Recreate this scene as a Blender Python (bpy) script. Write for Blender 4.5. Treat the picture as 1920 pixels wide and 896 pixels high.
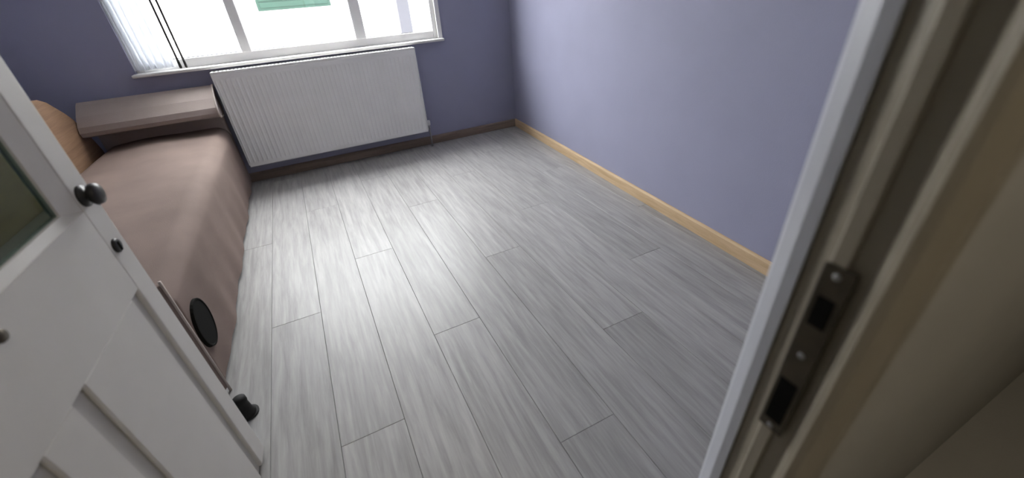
import bpy, bmesh, math, random
from mathutils import Vector, Matrix
random.seed(7)
S = 0.9                      # layout units -> metres
CH = 1.5                     # camera height in layout units
scene = bpy.context.scene
for o in list(bpy.data.objects):
    bpy.data.objects.remove(o)
COL = scene.collection

# ------------------------------------------------------------------ camera
# right, forward and up of the room (layout X, Y, Z) seen in camera axes (x right, y down, z forward)
FPX = 763.56
cam_d = bpy.data.cameras.new('camera')
cam_d.sensor_fit = 'HORIZONTAL'
cam_d.sensor_width = 36.0
cam_d.lens = FPX / 1920 * 36.0
cam_d.clip_start = 0.02
cam_d.dof.use_dof = True
cam_d.dof.focus_distance = 2.4
cam_d.dof.aperture_fstop = 2.0
cam = bpy.data.objects.new('camera', cam_d)
COL.objects.link(cam)
scene.camera = cam
def cam_matrix(nadir, depth):
    n = Vector((nadir[0] - 960, nadir[1] - 448, FPX)).normalized()
    d = Vector((depth[0] - 960, depth[1] - 448, FPX)).normalized()
    n = (n - d * n.dot(d)).normalized()
    up = -n
    x = d.cross(up)
    if x[0] < 0: x = -x
    rows = [x, d, up]                                   # world row -> camera axes
    M = Matrix([[r[0], -r[1], -r[2]] for r in rows])    # Blender camera: y up, z back
    return M.to_4x4()
cam.matrix_world = Matrix.Translation((0, 0, CH * S)) @ cam_matrix((1050, 1660), (515, 0))

# ------------------------------------------------------------------ daylight (overcast sky) and exposure
SKY = 36.0
world = bpy.data.worlds.new('overcast_sky')
scene.world = world
world.use_nodes = True
bg = world.node_tree.nodes['Background']
# standard overcast luminance: (1 + 2 sin elevation) / 3
wn = world.node_tree
wtc = wn.nodes.new('ShaderNodeTexCoord')
wsx = wn.nodes.new('ShaderNodeSeparateXYZ')
wmr = wn.nodes.new('ShaderNodeMapRange')
wmr.inputs['From Min'].default_value = 0.0
wmr.inputs['From Max'].default_value = 1.0
wmr.inputs['To Min'].default_value = 1 / 3
wmr.inputs['To Max'].default_value = 1.0
wsc = wn.nodes.new('ShaderNodeMath'); wsc.operation = 'MULTIPLY'
wsc.inputs[1].default_value = SKY
wn.links.new(wtc.outputs['Generated'], wsx.inputs[0])
wn.links.new(wsx.outputs['Z'], wmr.inputs['Value'])
wn.links.new(wmr.outputs['Result'], wsc.inputs[0])
wn.links.new(wsc.outputs[0], bg.inputs[1])
bg.inputs[0].default_value = (0.985, 0.985, 1.0, 1)
scene.view_settings.view_transform = 'Standard'
scene.view_settings.look = 'None'
scene.view_settings.gamma = 1
scene.view_settings.use_curve_mapping = False
scene.view_settings.exposure = 0.0
# sampling portal filling the window opening (emits nothing of its own)
pl = bpy.data.lights.new('window_portal', 'AREA')
pl.shape = 'RECTANGLE'
pl.size = 2.57 * S
pl.size_y = 1.60 * S
pl.cycles.is_portal = True
po = bpy.data.objects.new('window_portal', pl)
COL.objects.link(po)
po.location = (0.115 * S, 4.715 * S, 1.84 * S)
po.rotation_euler = (math.radians(-90), 0, 0)

# ------------------------------------------------------------------ materials
def new_mat(name):
    m = bpy.data.materials.new(name)
    m.use_nodes = True
    return m, m.node_tree, m.node_tree.nodes['Principled BSDF']
def mat(name, col, rough=0.6, spec=0.4, metal=0.0, var=0.06, scale=6.0, bump=0.0, bscale=120.0, sheen=0.0):
    """plain coloured surface with faint mottling and fine relief"""
    m, nt, b = new_mat(name)
    b.inputs['Roughness'].default_value = rough
    b.inputs['Specular IOR Level'].default_value = spec
    b.inputs['Metallic'].default_value = metal
    b.inputs['Sheen Weight'].default_value = sheen
    tc = nt.nodes.new('ShaderNodeTexCoord')
    n = nt.nodes.new('ShaderNodeTexNoise')
    n.inputs['Scale'].default_value = scale
    n.inputs['Detail'].default_value = 4
    nt.links.new(tc.outputs['Object'], n.inputs['Vector'])
    r = nt.nodes.new('ShaderNodeValToRGB')
    r.color_ramp.elements[0].position = 0.3
    r.color_ramp.elements[1].position = 0.7
    r.color_ramp.elements[0].color = (*[c * (1 - var) for c in col], 1)
    r.color_ramp.elements[1].color = (*[min(1, c * (1 + var)) for c in col], 1)
    nt.links.new(n.outputs['Fac'], r.inputs['Fac'])
    nt.links.new(r.outputs['Color'], b.inputs['Base Color'])
    if bump:
        n2 = nt.nodes.new('ShaderNodeTexNoise')
        n2.inputs['Scale'].default_value = bscale
        n2.inputs['Detail'].default_value = 3
        nt.links.new(tc.outputs['Object'], n2.inputs['Vector'])
        bp = nt.nodes.new('ShaderNodeBump')
        bp.inputs['Strength'].default_value = bump
        bp.inputs['Distance'].default_value = 0.004
        nt.links.new(n2.outputs['Fac'], bp.inputs['Height'])
        nt.links.new(bp.outputs['Normal'], b.inputs['Normal'])
    return m
def wood(name, dark, light, rough=0.45, axis=1, rnd=0.0, spec=0.4, stretch=14.0, scale=3.0):
    """grain streaks along one axis; each piece shifted by its own random number"""
    m, nt, b = new_mat(name)
    L = nt.links.new
    tc = nt.nodes.new('ShaderNodeTexCoord')
    oi = nt.nodes.new('ShaderNodeObjectInfo')
    mp = nt.nodes.new('ShaderNodeMapping')
    sc = [stretch] * 3
    sc[axis] = 1.0
    mp.inputs['Scale'].default_value = sc
    L(tc.outputs['Object'], mp.inputs['Vector'])
    mul = nt.nodes.new('ShaderNodeMath'); mul.operation = 'MULTIPLY'
    mul.inputs[1].default_value = 57.0
    L(oi.outputs['Random'], mul.inputs[0])
    L(mul.outputs[0], mp.inputs['Location'])
    n = nt.nodes.new('ShaderNodeTexNoise')
    n.inputs['Scale'].default_value = scale
    n.inputs['Detail'].default_value = 7
    n.inputs['Roughness'].default_value = 0.62
    n.inputs['Distortion'].default_value = 0.35
    L(mp.outputs['Vector'], n.inputs['Vector'])
    r = nt.nodes.new('ShaderNodeValToRGB')
    r.color_ramp.elements[0].position = 0.30
    r.color_ramp.elements[1].position = 0.70
    r.color_ramp.elements[0].color = (*dark, 1)
    r.color_ramp.elements[1].color = (*light, 1)
    L(n.outputs['Fac'], r.inputs['Fac'])
    hs = nt.nodes.new('ShaderNodeHueSaturation')
    mr = nt.nodes.new('ShaderNodeMapRange')
    mr.inputs['To Min'].default_value = 1 - rnd
    mr.inputs['To Max'].default_value = 1 + rnd
    L(oi.outputs['Random'], mr.inputs['Value'])
    L(mr.outputs['Result'], hs.inputs['Value'])
    L(r.outputs['Color'], hs.inputs['Color'])
    L(hs.outputs['Color'], b.inputs['Base Color'])
    b.inputs['Roughness'].default_value = rough
    b.inputs['Specular IOR Level'].default_value = spec
    bp = nt.nodes.new('ShaderNodeBump')
    bp.inputs['Strength'].default_value = 0.12
    bp.inputs['Distance'].default_value = 0.002
    L(n.outputs['Fac'], bp.inputs['Height'])
    L(bp.outputs['Normal'], b.inputs['Normal'])
    return m
def pane_mat(name, tint, gloss=0.08, rough=0.0):
    m = bpy.data.materials.new(name)
    m.use_nodes = True
    nt = m.node_tree
    nt.nodes.clear()
    out = nt.nodes.new('ShaderNodeOutputMaterial')
    mx = nt.nodes.new('ShaderNodeMixShader')
    mx.inputs[0].default_value = gloss
    t = nt.nodes.new('ShaderNodeBsdfTransparent')
    t.inputs[0].default_value = (*tint, 1)
    g = nt.nodes.new('ShaderNodeBsdfGlossy')
    g.inputs['Roughness'].default_value = rough
    nt.links.new(t.outputs[0], mx.inputs[1])
    nt.links.new(g.outputs[0], mx.inputs[2])
    nt.links.new(mx.outputs[0], out.inputs[0])
    return m

M = {}
M['wall'] = mat('periwinkle_wall_paint', (0.31, 0.315, 0.42), 0.75, 0.25, var=0.03, scale=2.5, bump=0.15, bscale=180)
M['hall'] = mat('hall_wall_paint', (0.40, 0.385, 0.35), 0.8, 0.2, var=0.04, scale=3, bump=0.2, bscale=140)
M['ceiling'] = mat('ceiling_paint', (0.52, 0.52, 0.52), 0.85, 0.2, var=0.02)
M['plank'] = wood('grey_oak_laminate', (0.25, 0.244, 0.236), (0.41, 0.402, 0.388), rough=0.40, rnd=0.07, spec=0.28)
M['underlay'] = mat('dark_underlay', (0.14, 0.138, 0.135), 0.8)
M['base'] = wood('pale_pine', (0.47, 0.33, 0.19), (0.63, 0.47, 0.30), rough=0.6, axis=1, rnd=0.05, spec=0.2)
M['base_x'] = wood('pale_pine_cross', (0.17, 0.125, 0.095), (0.26, 0.20, 0.155), rough=0.5, axis=0, rnd=0.05)  # pine darkened: the far baseboard's shade is put into its colour
M['white'] = mat('white_window_plastic', (0.74, 0.73, 0.72), 0.4, 0.45, var=0.02)
M['sill'] = mat('white_sill_board', (0.70, 0.69, 0.66), 0.35, 0.5, var=0.03)
M['rad'] = mat('white_radiator_enamel', (0.86, 0.855, 0.835), 0.4, 0.5, var=0.02)
M['door'] = mat('off_white_door_paint', (0.60, 0.58, 0.54), 0.55, 0.4, var=0.03, bump=0.05)
M['groove'] = mat('door_groove_paint', (0.50, 0.485, 0.45), 0.6, 0.3, var=0.03)  # door paint darkened, shade of the grooves put into the colour
M['frame'] = mat('door_frame_paint', (0.30, 0.265, 0.205), 0.45, 0.4, var=0.04, bump=0.05)
M['casing'] = mat('white_casing_paint', (0.50, 0.51, 0.56), 0.45, 0.4, var=0.03)  # bluish window reflection on the jamb edge put into the colour
M['black'] = mat('black_metal', (0.022, 0.021, 0.02), 0.4, 0.5, metal=0.3, var=0.1)
M['bronze'] = mat('dark_bronze_metal', (0.075, 0.062, 0.042), 0.45, 0.5, metal=0.6, var=0.25, scale=20)
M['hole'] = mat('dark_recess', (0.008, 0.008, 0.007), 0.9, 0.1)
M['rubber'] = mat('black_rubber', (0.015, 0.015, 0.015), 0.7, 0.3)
M['steel'] = mat('dull_steel', (0.35, 0.35, 0.35), 0.4, 0.5, metal=0.8)
M['cover'] = mat('taupe_bed_fabric', (0.20, 0.152, 0.130), 0.85, 0.12, var=0.10, scale=3.5, bump=0.25, bscale=260)
M['pad'] = mat('taupe_headboard_fabric', (0.34, 0.285, 0.26), 0.85, 0.2, var=0.07, scale=5, bump=0.3, bscale=260)
M['piping'] = mat('pale_piping', (0.50, 0.44, 0.39), 0.7, 0.2)
M['oak'] = wood('tan_wood', (0.19, 0.11, 0.065), (0.30, 0.185, 0.11), rough=0.5, axis=1)
M['curtain'] = mat('white_curtain_fabric', (0.80, 0.81, 0.82), 0.85, 0.1, var=0.03, bump=0.1, bscale=300)
M['pane'] = pane_mat('clear_window_glass', (0.97, 0.98, 0.98), 0.06)
M['doorglass'] = pane_mat('green_tinted_door_glass', (0.42, 0.52, 0.46), 0.10, 0.15)
M['facade'] = mat('white_render', (0.82, 0.81, 0.79), 0.85, 0.2, var=0.03)
M['paving'] = mat('pale_concrete', (0.60, 0.59, 0.57), 0.9, 0.2, var=0.05, scale=1.0)
M['green'] = mat('green_paint', (0.0035, 0.020, 0.0125), 0.55, 0.3, var=0.1)
M['grey'] = mat('grey_paint', (0.028, 0.028, 0.034), 0.5, 0.3, var=0.05)
# curtain lets daylight glow through its weave
nt = M['curtain'].node_tree
M['curtain'].node_tree.nodes['Principled BSDF'].inputs['Transmission Weight'].default_value = 0.0
tr = nt.nodes.new('ShaderNodeBsdfTranslucent'); tr.inputs[0].default_value = (0.75, 0.77, 0.8, 1)
mx = nt.nodes.new('ShaderNodeMixShader'); mx.inputs[0].default_value = 0.4
out = nt.nodes['Material Output']
nt.links.new(nt.nodes['Principled BSDF'].outputs[0], mx.inputs[1])
nt.links.new(tr.outputs[0], mx.inputs[2]); nt.links.new(mx.outputs[0], out.inputs[0])

# ------------------------------------------------------------------ builders (layout units in, metres out)
ORG = {}
def link(o, origin, parent=None):
    COL.objects.link(o)
    ORG[o] = Vector(origin)
    if parent is not None:
        o.parent = parent
        o.location = (Vector(origin) - ORG[parent]) * S
    else:
        o.location = Vector(origin) * S
    return o
def finish(name, bm, m, parent=None, origin=(0, 0, 0), smooth=False):
    og = Vector(origin)
    for v in bm.verts:
        v.co = (v.co - og) * S
    bmesh.ops.recalc_face_normals(bm, faces=bm.faces)
    me = bpy.data.meshes.new(name)
    bm.to_mesh(me); bm.free()
    if smooth:
        for p in me.polygons: p.use_smooth = True
    me.materials.append(M[m])
    return link(bpy.data.objects.new(name, me), origin, parent)
def tag(o, label=None, cat=None, group=None, kind=None):
    if label: o['label'] = label
    if cat: o['category'] = cat
    if group: o['group'] = group
    if kind: o['kind'] = kind
    return o
def thing(name, origin, label, cat, group=None):
    o = bpy.data.objects.new(name, None)
    o.empty_display_size = 0.1
    link(o, origin)
    return tag(o, label, cat, group)
def add_box(bm, x0, x1, y0, y1, z0, z1, bev=0.0, seg=2):
    r = bmesh.ops.create_cube(bm, size=1.0)
    vs = r['verts']
    for v in vs:
        v.co = Vector(((x0 + x1) / 2 + v.co.x * (x1 - x0), (y0 + y1) / 2 + v.co.y * (y1 - y0), (z0 + z1) / 2 + v.co.z * (z1 - z0)))
    if bev:
        es = list({e for v in vs for e in v.link_edges})
        bmesh.ops.bevel(bm, geom=es, offset=bev, segments=seg, affect='EDGES', profile=0.5)
def box(name, b, m, parent=None, bev=0.0, origin=None, seg=2):
    bm = bmesh.new()
    add_box(bm, *b, bev=bev, seg=seg)
    og = origin if origin is not None else ((b[0] + b[1]) / 2, (b[2] + b[3]) / 2, b[4])
    return finish(name, bm, m, parent, og)
def add_prism(bm, pts, lo, hi, axis='Z'):
    def P(a, b, c):
        return {'Z': (a, b, c), 'Y': (a, c, b), 'X': (c, a, b)}[axis]
    A = [bm.verts.new(P(p[0], p[1], lo)) for p in pts]
    B = [bm.verts.new(P(p[0], p[1], hi)) for p in pts]
    n = len(pts)
    for i in range(n):
        bm.faces.new((A[i], A[(i + 1) % n], B[(i + 1) % n], B[i]))
    bm.faces.new(A); bm.faces.new(list(reversed(B)))
def prism(name, pts, lo, hi, axis, m, parent=None, origin=(0, 0, 0), smooth=False):
    bm = bmesh.new()
    add_prism(bm, pts, lo, hi, axis)
    return finish(name, bm, m, parent, origin, smooth)
def add_tube(bm, path, rad, n=10):
    path = [Vector(p) for p in path]
    rings = []
    for i, p in enumerate(path):
        t = (path[min(i + 1, len(path) - 1)] - path[max(i - 1, 0)]).normalized()
        a = t.orthogonal().normalized() if i == 0 else (rings_a - t * rings_a.dot(t)).normalized()
        rings_a = a
        b = t.cross(a)
        rings.append([bm.verts.new(p + (a * math.cos(2 * math.pi * k / n) + b * math.sin(2 * math.pi * k / n)) * rad) for k in range(n)])
    for i in range(len(rings) - 1):
        for k in range(n):
            bm.faces.new((rings[i][k], rings[i][(k + 1) % n], rings[i + 1][(k + 1) % n], rings[i + 1][k]))
    bm.faces.new(list(reversed(rings[0]))); bm.faces.new(rings[-1])
def tube(name, path, rad, m, parent=None, n=10, origin=None):
    bm = bmesh.new()
    add_tube(bm, path, rad, n)
    return finish(name, bm, m, parent, origin if origin is not None else path[0], True)
def add_lathe(bm, prof, centre, axis='Z', n=20):
    """prof: (radius, height) pairs"""
    c = Vector(centre)
    rings = []
    for r, h in prof:
        ring = []
        for k in range(n):
            a = 2 * math.pi * k / n
            u, w = r * math.cos(a), r * math.sin(a)
            d = {'Z': (u, w, h), 'X': (h, u, w), 'Y': (u, h, w)}[axis]
            ring.append(bm.verts.new(c + Vector(d)))
        rings.append(ring)
    for i in range(len(rings) - 1):
        for k in range(n):
            bm.faces.new((rings[i][k], rings[i][(k + 1) % n], rings[i + 1][(k + 1) % n], rings[i + 1][k]))
    bm.faces.new(rings[0]); bm.faces.new(rings[-1])
def lathe(name, prof, centre, m, parent=None, axis='Z', n=20):
    bm = bmesh.new()
    add_lathe(bm, prof, centre, axis, n)
    return finish(name, bm, m, parent, centre, True)
def struct(o):
    o['kind'] = 'structure'
    return o

# ------------------------------------------------------------------ room shell
LX, FY, NY, TOP = -2.00, 4.50, 0.235, 2.72        # left wall, window wall, door wall (room side), ceiling
def rx(y): return 2.055 + (y - 1.0) * 0.047        # right wall runs slightly out of square
HY0, HY1 = -1.15, 0.10                             # hall depth
floor = struct(box('floor', (-2.3, 2.7, NY - 0.02, FY + 0.1, -0.12, -0.012), 'underlay', origin=(0, 0, -0.012)))
# laminate planks, each its own piece (running from the door towards the window)
PW, PL = 0.2535, 2.3
plank_mesh = {}
def plank(i, x0, y0, y1):
    ln = round(y1 - y0, 4)
    if ln not in plank_mesh:
        bm = bmesh.new()
        add_box(bm, 0.0006, PW - 0.0006, 0.0004, ln - 0.0004, -0.012, 0.0, bev=0.0013, seg=1)
        for v in bm.verts: v.co *= S
        me = bpy.data.meshes.new('plank')
        bm.to_mesh(me); bm.free()
        me.materials.append(M['plank'])
        plank_mesh[ln] = me
    link(bpy.data.objects.new('plank', plank_mesh[ln]), (x0, y0, 0), floor)
rows = range(-7, 10)
for r in rows:
    x0 = -0.018 + r * PW
    if x0 > rx(FY) or x0 + PW < LX: continue
    off = [0.0, 0.95, 1.75, 0.45, 1.35][r % 5]
    y = NY - 0.02 - off
    while y < FY:
        a, b = max(y, NY - 0.02), min(y + PL, FY)
        if b - a > 0.02: plank(r, x0, a, b)
        y += PL
struct(box('floor_hall', (-1.6, 2.4, HY0, NY - 0.022, -0.1, 0.0), 'hall', origin=(0, 0, 0)))
struct(box('ceiling', (-2.3, 2.7, HY0 - 0.2, FY + 0.3, TOP, TOP + 0.15), 'ceiling', origin=(0, 0, TOP)))
struct(prism('wall_left', [(LX, 0.168), (LX, FY + 0.1), (LX - 0.2, FY + 0.1), (LX - 0.2, 0.168)], -0.1, TOP, 'Z', 'wall'))
struct(prism('wall_right', [(rx(0.168), 0.168), (rx(FY), FY), (rx(FY), FY + 0.1), (rx(FY) + 0.25, FY + 0.1), (rx(FY) + 0.25, 0.168)], -0.1, TOP, 'Z', 'wall'))
# window wall with its opening
WX0, WX1, WZ0, WZ1 = -1.17, 1.40, 1.035, 2.64
bm = bmesh.new()
T = 0.22
add_box(bm, LX - 0.2, WX0, FY, FY + T, -0.1, TOP)
add_box(bm, WX1, rx(FY) + 0.25, FY, FY + T, -0.1, TOP)
add_box(bm, WX0, WX1, FY, FY + T, -0.1, WZ0)
add_box(bm, WX0, WX1, FY, FY + T, WZ1, TOP)
struct(finish('wall_far', bm, 'wall'))
# door wall (room side painted, hall side painted another colour) with the doorway
DX0, DX1, DZ = -0.620, 0.505, 2.27
bm = bmesh.new()
for a, b, z0 in ((LX - 0.2, DX0 - 0.03, -0.1), (DX1, rx(NY) + 0.2, -0.1), (DX0 - 0.03, DX1, DZ)):
    add_box(bm, a, b, (HY1 + NY) / 2, NY, z0, TOP)
struct(finish('wall_near', bm, 'wall'))
bm = bmesh.new()
for a, b, z0 in ((-1.6, DX0 - 0.03, -0.1), (DX1, 2.4, -0.1), (DX0 - 0.03, DX1, DZ)):
    add_box(bm, a, b, HY1, (HY1 + NY) / 2 - 0.001, z0, TOP)
struct(finish('wall_hall_front', bm, 'hall'))
struct(box('wall_hall_back', (-1.6, 2.4, HY0 - 0.15, HY0, -0.1, TOP), 'hall', origin=(0, HY0, 0)))
struct(box('wall_hall_left', (-1.75, -1.6, HY0, HY1, -0.1, TOP), 'hall', origin=(-1.6, 0, 0)))
struct(box('wall_hall_right', (2.4, 2.55, HY0, HY1, -0.1, TOP), 'hall', origin=(2.4, 0, 0)))
# baseboards
def baseboard(name, A, B, m, h=0.088, t=0.018):
    A, B = Vector((*A, 0)), Vector((*B, 0))
    d = (B - A).normalized()
    nrm = Vector((-d.y, d.x, 0))                       # room lies on the left of A -> B
    prof = [(0, 0.001), (t, 0.001), (t, h - 0.012), (t * 0.55, h), (0, h)]
    bm = bmesh.new()
    R0 = [bm.verts.new(A + nrm * p + Vector((0, 0, z))) for p, z in prof]
    R1 = [bm.verts.new(B + nrm * p + Vector((0, 0, z))) for p, z in prof]
    for i in range(5):
        bm.faces.new((R0[i], R0[(i + 1) % 5], R1[(i + 1) % 5], R1[i]))
    bm.faces.new(R0); bm.faces.new(R1)
    return struct(finish(name, bm, m, origin=tuple(A)))
baseboard('baseboard_right', (rx(NY + 0.001), NY + 0.001), (rx(FY - 0.001), FY - 0.001), 'base')
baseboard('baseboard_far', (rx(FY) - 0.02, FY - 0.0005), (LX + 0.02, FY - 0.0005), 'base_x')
baseboard('baseboard_left', (LX + 0.0005, FY - 0.02), (LX + 0.0005, NY + 0.02), 'base')
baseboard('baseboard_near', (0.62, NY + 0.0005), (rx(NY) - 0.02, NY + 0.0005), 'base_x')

# ------------------------------------------------------------------ window
GY = 4.56
win = tag(struct(bpy.data.objects.new('window_1', None)), 'wide three-pane white window glaring with daylight above the radiator')
link(win, (0.13, GY, WZ0))
fx0, fx1, fz0, fz1 = WX0 + 0.004, WX1 - 0.004, WZ0 + 0.02, WZ1 - 0.004
box('bottom_rail', (fx0 + 0.05, fx1 - 0.05, GY - 0.035, GY + 0.035, fz0, 1.136), 'white', win, bev=0.006)
box('top_rail', (fx0 + 0.05, fx1 - 0.05, GY - 0.035, GY + 0.035, fz1 - 0.08, fz1), 'white', win, bev=0.006)
box('frame_stile', (fx0, fx0 + 0.05, GY - 0.036, GY + 0.036, fz0, fz1), 'white', win, bev=0.006)
box('frame_stile', (fx1 - 0.05, fx1, GY - 0.036, GY + 0.036, fz0, fz1), 'white', win, bev=0.006)
for mx0, mx1 in ((-0.385, -0.305), (0.585, 0.685)):
    box('mullion', (mx0, mx1, GY - 0.042, GY + 0.034, 1.13, fz1 - 0.075), 'white', win, bev=0.008)
for a, b in ((fx0 + 0.05, -0.385), (-0.305, 0.585), (0.685, fx1 - 0.05)):
    box('pane', (a - 0.01, b + 0.01, GY - 0.004, GY + 0.004, 1.126, fz1 - 0.07), 'pane', win)
    # dark rubber seal at the foot of each pane
    box('seal', (a, b, GY - 0.012, GY - 0.006, 1.136, 1.142), 'grey', win)
box('handle', (0.62, 0.645, GY - 0.09, GY - 0.075, 1.62, 1.76), 'white', win, bev=0.006)
tag(struct(prism('trim_1', [(WX1 - 0.012, FY - 0.012), (WX1 + 0.03, FY - 0.012), (WX1 + 0.03, FY - 0.0005), (WX1 - 0.001, FY - 0.0005), (WX1 - 0.001, GY - 0.04), (WX1 - 0.012, GY - 0.04)],
    WZ0 + 0.03, WZ1, 'Z', 'white')), 'white edge trim on the right side of the window recess')
sill = tag(box('window_sill', (WX0 - 0.02, WX1 + 0.03, 4.43, GY - 0.036, 1.040, 1.064), 'sill', bev=0.008), 'pale sill board projecting below the window over the radiator', 'window sill')

# curtain bunched at the left of the window
cur = thing('curtain', (-1.0, 4.488, 1.09), 'white sheer curtain bunched at the left end of the window', 'curtain')
bm = bmesh.new()
NX, NZ = 72, 26
g0, g1 = [], []
for j in range(NZ + 1):
    t = j / NZ
    z = 1.085 + t * 1.48
    r0, r1 = [], []
    for i in range(NX + 1):
        u = i / NX
        x = -1.165 + u * 0.275 + 0.006 * math.sin(6 * t + 9 * u)
        y = 4.488 + 0.024 * math.sin(u * 2 * math.pi * 6 + 0.7 * math.sin(3 * t)) * (0.75 + 0.25 * math.sin(5 * u + 2 * t))
        r0.append(bm.verts.new((x, y, z)))
        r1.append(bm.verts.new((x, y + 0.004, z)))
    g0.append(r0); g1.append(r1)
for j in range(NZ):
    for i in range(NX):
        bm.faces.new((g0[j][i], g0[j][i + 1], g0[j + 1][i + 1], g0[j + 1][i]))
        bm.faces.new((g1[j][i], g1[j + 1][i], g1[j + 1][i + 1], g1[j][i + 1]))
finish('curtain_fabric', bm, 'curtain', cur, (-1.0, 4.488, 1.09), True)
tube('curtain_rod', [(-1.165, 4.488, 2.585), (-1.0, 4.488, 2.585), (-0.885, 4.488, 2.585)], 0.011, 'steel', cur)
# pair of dark blind cords beside the curtain
cord = thing('blind_cord', (-0.83, 4.47, 1.07), 'pair of thin dark blind cords hanging beside the white curtain', 'cord')
for xa, xb in ((-0.862, -0.852), (-0.822, -0.812)):
    tube('string', [(xb, 4.47, 1.075), ((xa + xb) / 2 + 0.004, 4.47, 1.6), (xa, 4.47, 2.6)], 0.0085, 'black', cord, n=8)
    lathe('weight', [(0.004, 0.06), (0.009, 0.045), (0.011, 0.0), (0.006, -0.008)], (xb, 4.47, 1.078), 'black', cord, n=12)

# ------------------------------------------------------------------ radiator
RX0, RX1, RZ0, RZ1, RYF, RYB = -0.655, 1.085, 0.185, 1.02, 4.345, 4.450
rad = thing('radiator', ((RX0 + RX1) / 2, RYF, RZ0), 'long white panel radiator mounted on the blue wall under the window', 'radiator')
def fluted(y, sgn):
    bm = bmesh.new()
    n = 44
    pitch = (RX1 - RX0 - 0.03) / n
    xs = [(RX0 + 0.006, 0.006), (RX0 + 0.015, 0)]
    for k in range(n):
        x = RX0 + 0.015 + k * pitch
        xs += [(x + pitch * 0.12, 0), (x + pitch * 0.26, 0.0042), (x + pitch * 0.74, 0.0042), (x + pitch * 0.88, 0)]
    xs += [(RX1 - 0.015, 0), (RX1 - 0.006, 0.006)]
    zs = [(RZ0, 0.010), (RZ0 + 0.008, 0.0), (RZ0 + 0.035, 0.0), (RZ0 + 0.055, 1.0), (RZ1 - 0.075, 1.0), (RZ1 - 0.055, 0.0), (RZ1 - 0.018, 0.0), (RZ1 - 0.010, 0.008)]
    g = []
    for z, w in zs:
        row = []
        for x, d in xs:
            dd = d * (w if w >= 1 else 0) + (w if w < 1 else 0)
            row.append(bm.verts.new((x, y + sgn * dd, z)))
        g.append(row)
    for j in range(len(g) - 1):
        for i in range(len(xs) - 1):
            bm.faces.new((g[j][i], g[j][i + 1], g[j + 1][i + 1], g[j + 1][i]))
    # back side for thickness
    b = [bm.verts.new((xx, y + sgn * 0.016, zz)) for xx, zz in ((xs[0][0], RZ0), (xs[-1][0], RZ0), (xs[-1][0], RZ1 - 0.01), (xs[0][0], RZ1 - 0.01))]
    bm.faces.new(b)
    bm.faces.new([b[0], *g[0], b[1]]); bm.faces.new([b[3], *g[-1], b[2]])
    bm.faces.new([b[0], *[r[0] for r in g], b[3]]); bm.faces.new([b[1], *[r[-1] for r in g], b[2]])
    return bm
finish('front_panel', fluted(RYF, 1), 'rad', rad, (RX0, RYF, RZ0))
finish('back_panel', fluted(RYB, -1), 'rad', rad, (RX0, RYB, RZ0))
for a, b in ((RX0 - 0.002, RX0 + 0.004), (RX1 - 0.004, RX1 + 0.002)):
    box('side_cover', (a, b, RYF + 0.003, RYB - 0.003, RZ0 + 0.02, RZ1), 'rad', rad, bev=0.002)
gr = bmesh.new()
add_box(gr, RX0, RX1, RYF + 0.002, RYF + 0.012, RZ1 - 0.012, RZ1 + 0.004, bev=0.002)
add_box(gr, RX0, RX1, RYB - 0.012, RYB - 0.002, RZ1 - 0.012, RZ1 + 0.004, bev=0.002)
grille = finish('top_grille', gr, 'rad', rad, (RX0, RYF, RZ1))
nb = 60
for k in range(nb):
    x = RX0 + 0.012 + k * (RX1 - RX0 - 0.024) / (nb - 1)
    box('grille_bar', (x - 0.007, x + 0.007, RYF + 0.011, RYB - 0.011, RZ1 - 0.008, RZ1 + 0.001), 'rad', grille)
vx = RX1 + 0.028
val = tube('valve', [(RX1 - 0.01, 4.41, 0.235), (vx - 0.01, 4.41, 0.235), (vx, 4.41, 0.228), (vx, 4.41, 0.20)], 0.011, 'steel', rad)
lathe('valve_cap', [(0.016, 0), (0.019, 0.006), (0.018, 0.045), (0.012, 0.052)], (vx, 4.41, 0.238), 'white', val, n=16)
tube('pipe', [(vx, 4.41, 0.203), (vx, 4.41, 0.10), (vx, 4.41, 0.0)], 0.0085, 'steel', rad)
for bx in (-0.4, 0.83):
    box('wall_bracket', (bx - 0.02, bx + 0.02, RYB - 0.002, FY - 0.001, 0.3, 0.85), 'steel', rad)

# ------------------------------------------------------------------ bed
BX0, BX1, BY0, BY1, BT = -1.60, -0.69, 1.70, 4.40, 0.575
bed = thing('bed', (-1.145, 3.05, 0), 'long single bed with taupe cover and padded headboard behind the open door', 'bed')
# bedspread: one cloth over top and both sides, rounded along the edges, with soft folds
bm = bmesh.new()
prof = [(BX1 - 0.004, 0.03), (BX1 - 0.002, 0.12), (BX1, 0.22), (BX1, 0.34), (BX1 - 0.002, 0.44)]
R = 0.10
for k in range(1, 9):
    a = k / 8 * math.pi / 2
    prof.append((BX1 - R + R * math.cos(a), BT - R + R * math.sin(a)))
for k in range(1, 12):
    prof.append((BX1 - R + (BX0 - BX1 + 2 * R) * k / 12, BT + 0.012 * math.sin(math.pi * k / 12)))
for k in range(0, 9):
    a = math.pi / 2 + k / 8 * math.pi / 2
    prof.append((BX0 + R + R * math.cos(a), BT - R + R * math.sin(a)))
prof += [(BX0, 0.3), (BX0, 0.03)]
NYS = 90
def fold(x, y, z):
    w = max(0, min(1, (BT - z) / BT))
    return 0.006 * math.sin(y * 9.3 + 2.2 * z) * w + 0.004 * math.sin(y * 23 + 5 * z + 1) * w
rowsv = []
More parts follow.
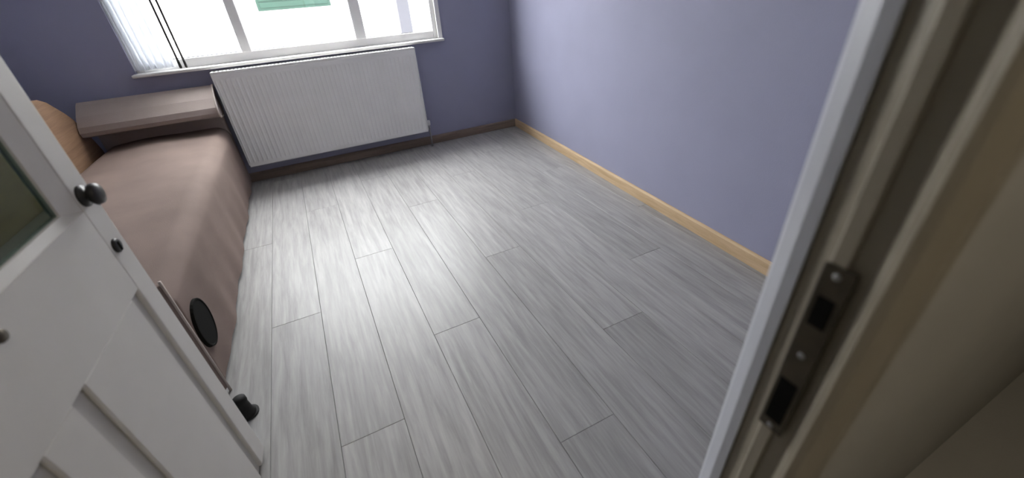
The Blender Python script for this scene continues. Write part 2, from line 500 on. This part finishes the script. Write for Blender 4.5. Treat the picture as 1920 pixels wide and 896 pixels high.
for j in range(NYS + 1):
    y = BY0 + 0.035 + (BY1 - BY0 - 0.05) * j / NYS
    row = []
    for x, z in prof:
        dx = fold(x, y, z)
        dz = 0.007 * math.sin(y * 4.1 + x * 5) * math.sin(x * 7 + 0.6) if z > BT - 0.05 else 0
        row.append(bm.verts.new((x + (dx if x > -1.1 else -dx) - (0.006 if x > -1.1 else -0.006), y, z + dz)))
    rowsv.append(row)
for j in range(NYS):
    for i in range(len(prof) - 1):
        bm.faces.new((rowsv[j][i], rowsv[j][i + 1], rowsv[j + 1][i + 1], rowsv[j + 1][i]))
bm.faces.new(rowsv[0]); bm.faces.new(rowsv[-1])
spread = finish('bedspread', bm, 'cover', bed, (-1.145, 3.05, 0), True)
for p in spread.data.polygons:
    if len(p.vertices) > 4: p.use_smooth = False
# padded headboard: plain board with a rounded bolster along its upper half
hb = box('headboard', (BX0 + 0.01, BX1 - 0.012, BY1 - 0.005, FY - 0.03, 0.02, 0.88), 'pad', bed, bev=0.02)
bol = []
for y, z in ((FY - 0.03, 0.915), (4.43, 0.922), (4.39, 0.905), (4.29, 0.84), (4.215, 0.775), (4.195, 0.735), (4.205, 0.705), (4.25, 0.69), (4.36, 0.68), (FY - 0.03, 0.68)):
    bol.append((y, z))
bo = prism('bolster', bol, BX0 - 0.004, BX1, 'X', 'pad', bed, (-1.145, 4.35, 0.68))
tube('piping', [(BX1 + 0.002, y, z) for y, z in bol[0:9]], 0.0075, 'piping', bo, n=8)
# footboard with a rounded wooden corner post against the door
fbm = box('footboard', (BX0, BX1 - 0.006, BY0 - 0.02, BY0 + 0.03, 0.02, 0.62), 'cover', bed, bev=0.018, seg=3)
tube('corner_post', [(BX1 - 0.004, BY0 + 0.008, 0.0), (BX1 - 0.004, BY0 + 0.008, 0.3), (BX1 - 0.004, BY0 + 0.008, 0.63)], 0.006, 'piping', bed, n=14)
# dark oval hand hole in the side of the bed near its foot
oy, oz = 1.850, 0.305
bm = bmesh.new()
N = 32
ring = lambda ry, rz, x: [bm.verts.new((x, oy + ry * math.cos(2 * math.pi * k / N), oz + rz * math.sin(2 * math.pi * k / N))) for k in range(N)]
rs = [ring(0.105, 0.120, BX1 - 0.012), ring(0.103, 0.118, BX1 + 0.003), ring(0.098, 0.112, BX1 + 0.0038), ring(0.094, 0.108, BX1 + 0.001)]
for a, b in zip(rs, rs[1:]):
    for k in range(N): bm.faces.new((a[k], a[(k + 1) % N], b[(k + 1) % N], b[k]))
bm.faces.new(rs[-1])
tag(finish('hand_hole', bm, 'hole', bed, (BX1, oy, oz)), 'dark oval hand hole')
# wooden guard board along the far side of the bed, its end curving down to the headboard
gp = [(2.1, 0.10), (4.30, 0.10), (4.43, 0.40), (4.44, 0.46), (4.41, 0.56), (4.374, 0.635), (4.32, 0.735), (4.257, 0.833), (4.19, 0.895), (4.132, 0.937), (4.043, 1.00), (3.95, 1.035), (3.8, 1.05), (2.3, 1.05), (2.1, 0.95)]
tag(prism('guard_board', gp, BX0 - 0.045, BX0 - 0.012, 'X', 'oak', bed, (BX0 - 0.03, 3.2, 0.1)), 'tan wooden board with curved end')
for y in (2.3, 3.95):
    box('leg', (BX0 - 0.045, BX0 - 0.012, y, y + 0.06, 0.0, 0.101), 'oak', bed)

# ------------------------------------------------------------------ door (open into the room, left)
HX, HYY = -0.595, 0.252                      # hinge line
FXE, FYE = -0.543, 1.31                     # free edge
dvec = Vector((FXE - HX, FYE - HYY, 0)); DW = dvec.length
ang = math.atan2(dvec.y, dvec.x)
door = struct(bpy.data.objects.new('door_1', None))
link(door, (HX, HYY, 0))
door.rotation_euler = (0, 0, ang)
tag(door, 'off-white half-glazed door standing open on the left with black knob')
# local frame: u along the door from hinge to free edge, v: seen face is v = 0 side towards -v, z up
def dbox(name, u0, u1, v0, v1, z0, z1, m, parent=None, bev=0.0, seg=2):
    bm = bmesh.new()
    add_box(bm, u0, u1, v0, v1, z0, z1, bev=bev, seg=seg)
    og = Vector(((u0 + u1) / 2, (v0 + v1) / 2, z0))
    for v in bm.verts: v.co = (v.co - og) * S
    me = bpy.data.meshes.new(name); bm.to_mesh(me); bm.free()
    me.materials.append(M[m])
    o = bpy.data.objects.new(name, me)
    COL.objects.link(o)
    p = parent or door
    o.parent = p
    base = DL.get(p, Vector((0, 0, 0)))
    o.location = (og - base) * S
    DL[o] = og
    return o
DL = {}
TH = 0.045                                   # door thickness; v from 0 (seen face) to TH (towards the bed)
ZG = 1.105                                   # bottom of the glazing
dz0, dz1 = 0.012, 2.24
gu0, gu1 = 0.135, DW - 0.125                 # glazed opening
dbox('stile', DW - 0.083, DW, 0.0, TH, dz0, dz1, 'door', bev=0.006, seg=3)
dbox('stile', 0.0, 0.125, 0.0, TH, dz0, dz1, 'door', bev=0.006, seg=3)
dbox('lock_rail', 0.125, DW - 0.083, 0.0, TH, 0.872, ZG, 'door')
dbox('top_rail', 0.125, DW - 0.083, 0.0, TH, dz1 - 0.14, dz1, 'door')
dbox('panel_core', 0.125, DW - 0.083, 0.012, TH - 0.004, dz0, 0.872, 'groove')
# raised boards of the lower half, separated by wide vertical grooves
GW = 0.045
edges = [0.125, 0.450 - GW / 2, 0.450 + GW / 2, 0.605 - GW / 2, 0.605 + GW / 2, DW - 0.075 - GW]
for a, b in ((0.125 + GW, 0.425), (0.470, 0.585), (0.635, DW - 0.083 - GW)):
    bm_o = dbox('panel_board', a, b, 0.0005, 0.013, dz0, 0.872, 'door', bev=0.004, seg=1)
# bevelled bead around the glass, and the pane
def bead(pts):
    bm = bmesh.new()
    A, B = pts
    va = [bm.verts.new(Vector(p) * S) for p in A]
    vb = [bm.verts.new(Vector(p) * S) for p in B]
    n = len(A)
    for i in range(n): bm.faces.new((va[i], va[(i + 1) % n], vb[(i + 1) % n], vb[i]))
    bm.faces.new(va); bm.faces.new(list(reversed(vb)))
    bmesh.ops.recalc_face_normals(bm, faces=bm.faces)
    me = bpy.data.meshes.new('glazing_bead'); bm.to_mesh(me); bm.free()
    me.materials.append(M['door'])
    o = bpy.data.objects.new('glazing_bead', me)
    COL.objects.link(o); o.parent = door
    return o
zt = dz1 - 0.14
w = 0.050
def prof_u(u, s, z): return [(u, 0.002, z), (u + s * w, 0.016, z), (u + s * w, 0.034, z), (u, 0.042, z)]
def prof_z(u, z, s): return [(u, 0.002, z), (u, 0.014, z + s * 0.018), (u, 0.034, z + s * 0.018), (u, 0.042, z)]
bead((prof_u(DW - 0.083, -1, ZG), prof_u(DW - 0.083, -1, zt)))
bead((prof_u(0.125, 1, ZG), prof_u(0.125, 1, zt)))
bead((prof_z(0.125, ZG, 1), prof_z(DW - 0.083, ZG, 1)))
bead((prof_z(0.125, zt, -1), prof_z(DW - 0.083, zt, -1)))
tag(dbox('glass_pane', 0.14, DW - 0.10, 0.022, 0.028, ZG + 0.015, zt - 0.015, 'doorglass'), 'dark green-tinted glass pane')
def dlathe(name, prof, u, z, m, parent=None, n=20, v=0.0):
    bm = bmesh.new()
    add_lathe(bm, prof, (0, 0, 0), 'Y', n)
    for q in bm.verts: q.co *= S
    bmesh.ops.recalc_face_normals(bm, faces=bm.faces)
    me = bpy.data.meshes.new(name); bm.to_mesh(me); bm.free()
    for p in me.polygons: p.use_smooth = True
    me.materials.append(M[m])
    o = bpy.data.objects.new(name, me)
    COL.objects.link(o); o.parent = parent or door
    og = Vector((u, v, z)); o.location = (og - DL.get(parent, Vector((0, 0, 0)))) * S
    DL[o] = og
    return o
kn = dlathe('knob', [(0.026, 0.001), (0.026, -0.006), (0.012, -0.010), (0.012, -0.012), (0.021, -0.016), (0.027, -0.024), (0.024, -0.034), (0.012, -0.038)], DW - 0.050, 1.132, 'black')
kn['label'] = 'black door knob'
ks = dlathe('keyhole_cover', [(0.019, 0.001), (0.019, -0.004), (0.015, -0.007)], DW - 0.052, 0.992, 'black', n=24)
ks['label'] = 'black keyhole cover'
dbox('keyhole', DW - 0.055, DW - 0.049, -0.009, -0.0065, 0.978, 1.002, 'hole', ks)
hk = dlathe('coat_hook', [(0.018, 0.001), (0.018, -0.005), (0.008, -0.008), (0.007, -0.012), (0.013, -0.017), (0.010, -0.022)], 0.556, 1.070, 'bronze', n=18)
hk['label'] = 'small dark hook'
lp = dbox('latch_plate', DW - 0.001, DW + 0.002, 0.012, 0.034, 0.95, 1.16, 'bronze')
for z in (0.25, 1.15, 2.0):
    h = dlathe('hinge', [(0.0085, -0.05), (0.0085, 0.05)], -0.006, z, 'steel', n=12, v=TH + 0.004)
    h.rotation_euler = (math.radians(90), 0, 0)

# ------------------------------------------------------------------ door frame (trim around the opening)
FP = [(0.502, 0.196), (0.455, 0.196), (0.4545, 0.186), (0.447, 0.171), (0.437, 0.166), (0.435, 0.151), (0.441, 0.149), (0.441, 0.129),
      (0.428, 0.121), (0.424, 0.113), (0.430, 0.105), (0.455, 0.094), (0.470, 0.0985), (0.502, 0.0985)]
frame_r = tag(struct(prism('trim_2', FP, 0.0, DZ - 0.03, 'Z', 'frame')), 'beige door frame post with dark strike plate on the right')
FL = [(-0.648, 0.098), (-0.610, 0.098), (-0.600, 0.105), (-0.600, 0.19), (-0.620, 0.195), (-0.620, 0.236), (-0.648, 0.236)]
struct(prism('trim_3', FL, 0.0, DZ - 0.03, 'Z', 'frame'))
struct(box('trim_4', (-0.648, 0.56, 0.094, 0.246, DZ - 0.03, DZ + 0.04), 'frame', bev=0.006))
casing = prism('casing', [(0.60, 0.2365), (0.60, 0.250), (0.492, 0.250), (0.470, 0.236), (0.452, 0.212), (0.450, 0.1965), (0.502, 0.1965), (0.502, 0.2365)], 0.0, DZ - 0.03, 'Z', 'casing', frame_r)
casing['label'] = 'white casing on the room side'
# strike plate let into the right post
bm = bmesh.new()
add_box(bm, 0.4315, 0.436, 0.138, 0.170, 0.965, 1.235, bev=0.0015, seg=1)
sp = finish('strike_plate', bm, 'bronze', frame_r, (0.434, 0.154, 1.1))
sp['label'] = 'dark bronze strike plate'
box('bolt_hole', (0.4305, 0.433, 0.1435, 0.1645, 0.985, 1.062), 'hole', sp)
box('latch_hole', (0.4305, 0.433, 0.1450, 0.163, 1.155, 1.195), 'hole', sp)
for z in (0.974, 1.108, 1.224):
    lathe('screw', [(0.0045, 0.001), (0.004, -0.0008), (0.002, -0.0012)], (0.4315, 0.154, z), 'steel', sp, axis='X', n=10)

# ------------------------------------------------------------------ black stub added for the shade between bed foot and door
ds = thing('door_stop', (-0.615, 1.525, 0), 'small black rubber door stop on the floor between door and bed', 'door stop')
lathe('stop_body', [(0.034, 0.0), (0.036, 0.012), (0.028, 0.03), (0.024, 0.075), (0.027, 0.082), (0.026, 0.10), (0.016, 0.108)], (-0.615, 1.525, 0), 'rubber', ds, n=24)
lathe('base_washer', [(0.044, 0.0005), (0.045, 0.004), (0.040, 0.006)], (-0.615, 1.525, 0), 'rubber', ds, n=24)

# ------------------------------------------------------------------ dim warm fill lamp, added unseen behind the camera to light the hall
lamp = thing('ceiling_lamp', (0.5, -0.65, TOP), 'round white ceiling lamp in the dim hall', 'lamp')
lathe('lamp_base', [(0.10, -0.001), (0.10, -0.03), (0.08, -0.035)], (0.5, -0.65, TOP), 'white', lamp, n=24)
m, nt, b = new_mat('lamp_glass')
b.inputs['Base Color'].default_value = (0.8, 0.75, 0.65, 1)
b.inputs['Emission Color'].default_value = (1.0, 0.88, 0.70, 1)
b.inputs['Emission Strength'].default_value = 27.0
M['lampglass'] = m
lathe('lamp_shade', [(0.15, -0.034), (0.155, -0.06), (0.12, -0.10), (0.05, -0.12)], (0.5, -0.65, TOP), 'lampglass', lamp, n=24)

# ------------------------------------------------------------------ outside the window
struct(box('ground', (-30, 30, FY + T + 0.02, 40, -0.3, -0.18), 'paving', origin=(0, 10, -0.18)))
hs = thing('house', (0, 12.0, -0.18), 'white rendered house across the yard, seen glaring through the window', 'house')
box('facade', (-14, 14, 12.0, 12.4, -0.18, 3.3), 'facade', hs)
sh = box('shutter', (-0.40, 1.17, 11.93, 12.0, 1.30, 2.7), 'green', hs, bev=0.01)
for k in range(10):
    box('shutter_slat', (-0.34, 1.11, 11.912, 11.932, 1.36 + k * 0.13, 1.46 + k * 0.13), 'green', sh, bev=0.006)
box('parapet', (-14.1, 14.1, 11.9, 12.5, 3.3, 3.45), 'facade', hs)
post = thing('bollard', (2.75, 12 - 0.5, -0.18), 'grey post standing outside, seen through the right pane', 'post')
box('post_shaft', (2.60, 2.90, 11.40, 11.60, -0.18, 1.9), 'grey', post, bev=0.02)
box('post_cap', (2.57, 2.93, 11.37, 11.63, 1.9, 1.95), 'grey', post, bev=0.015)
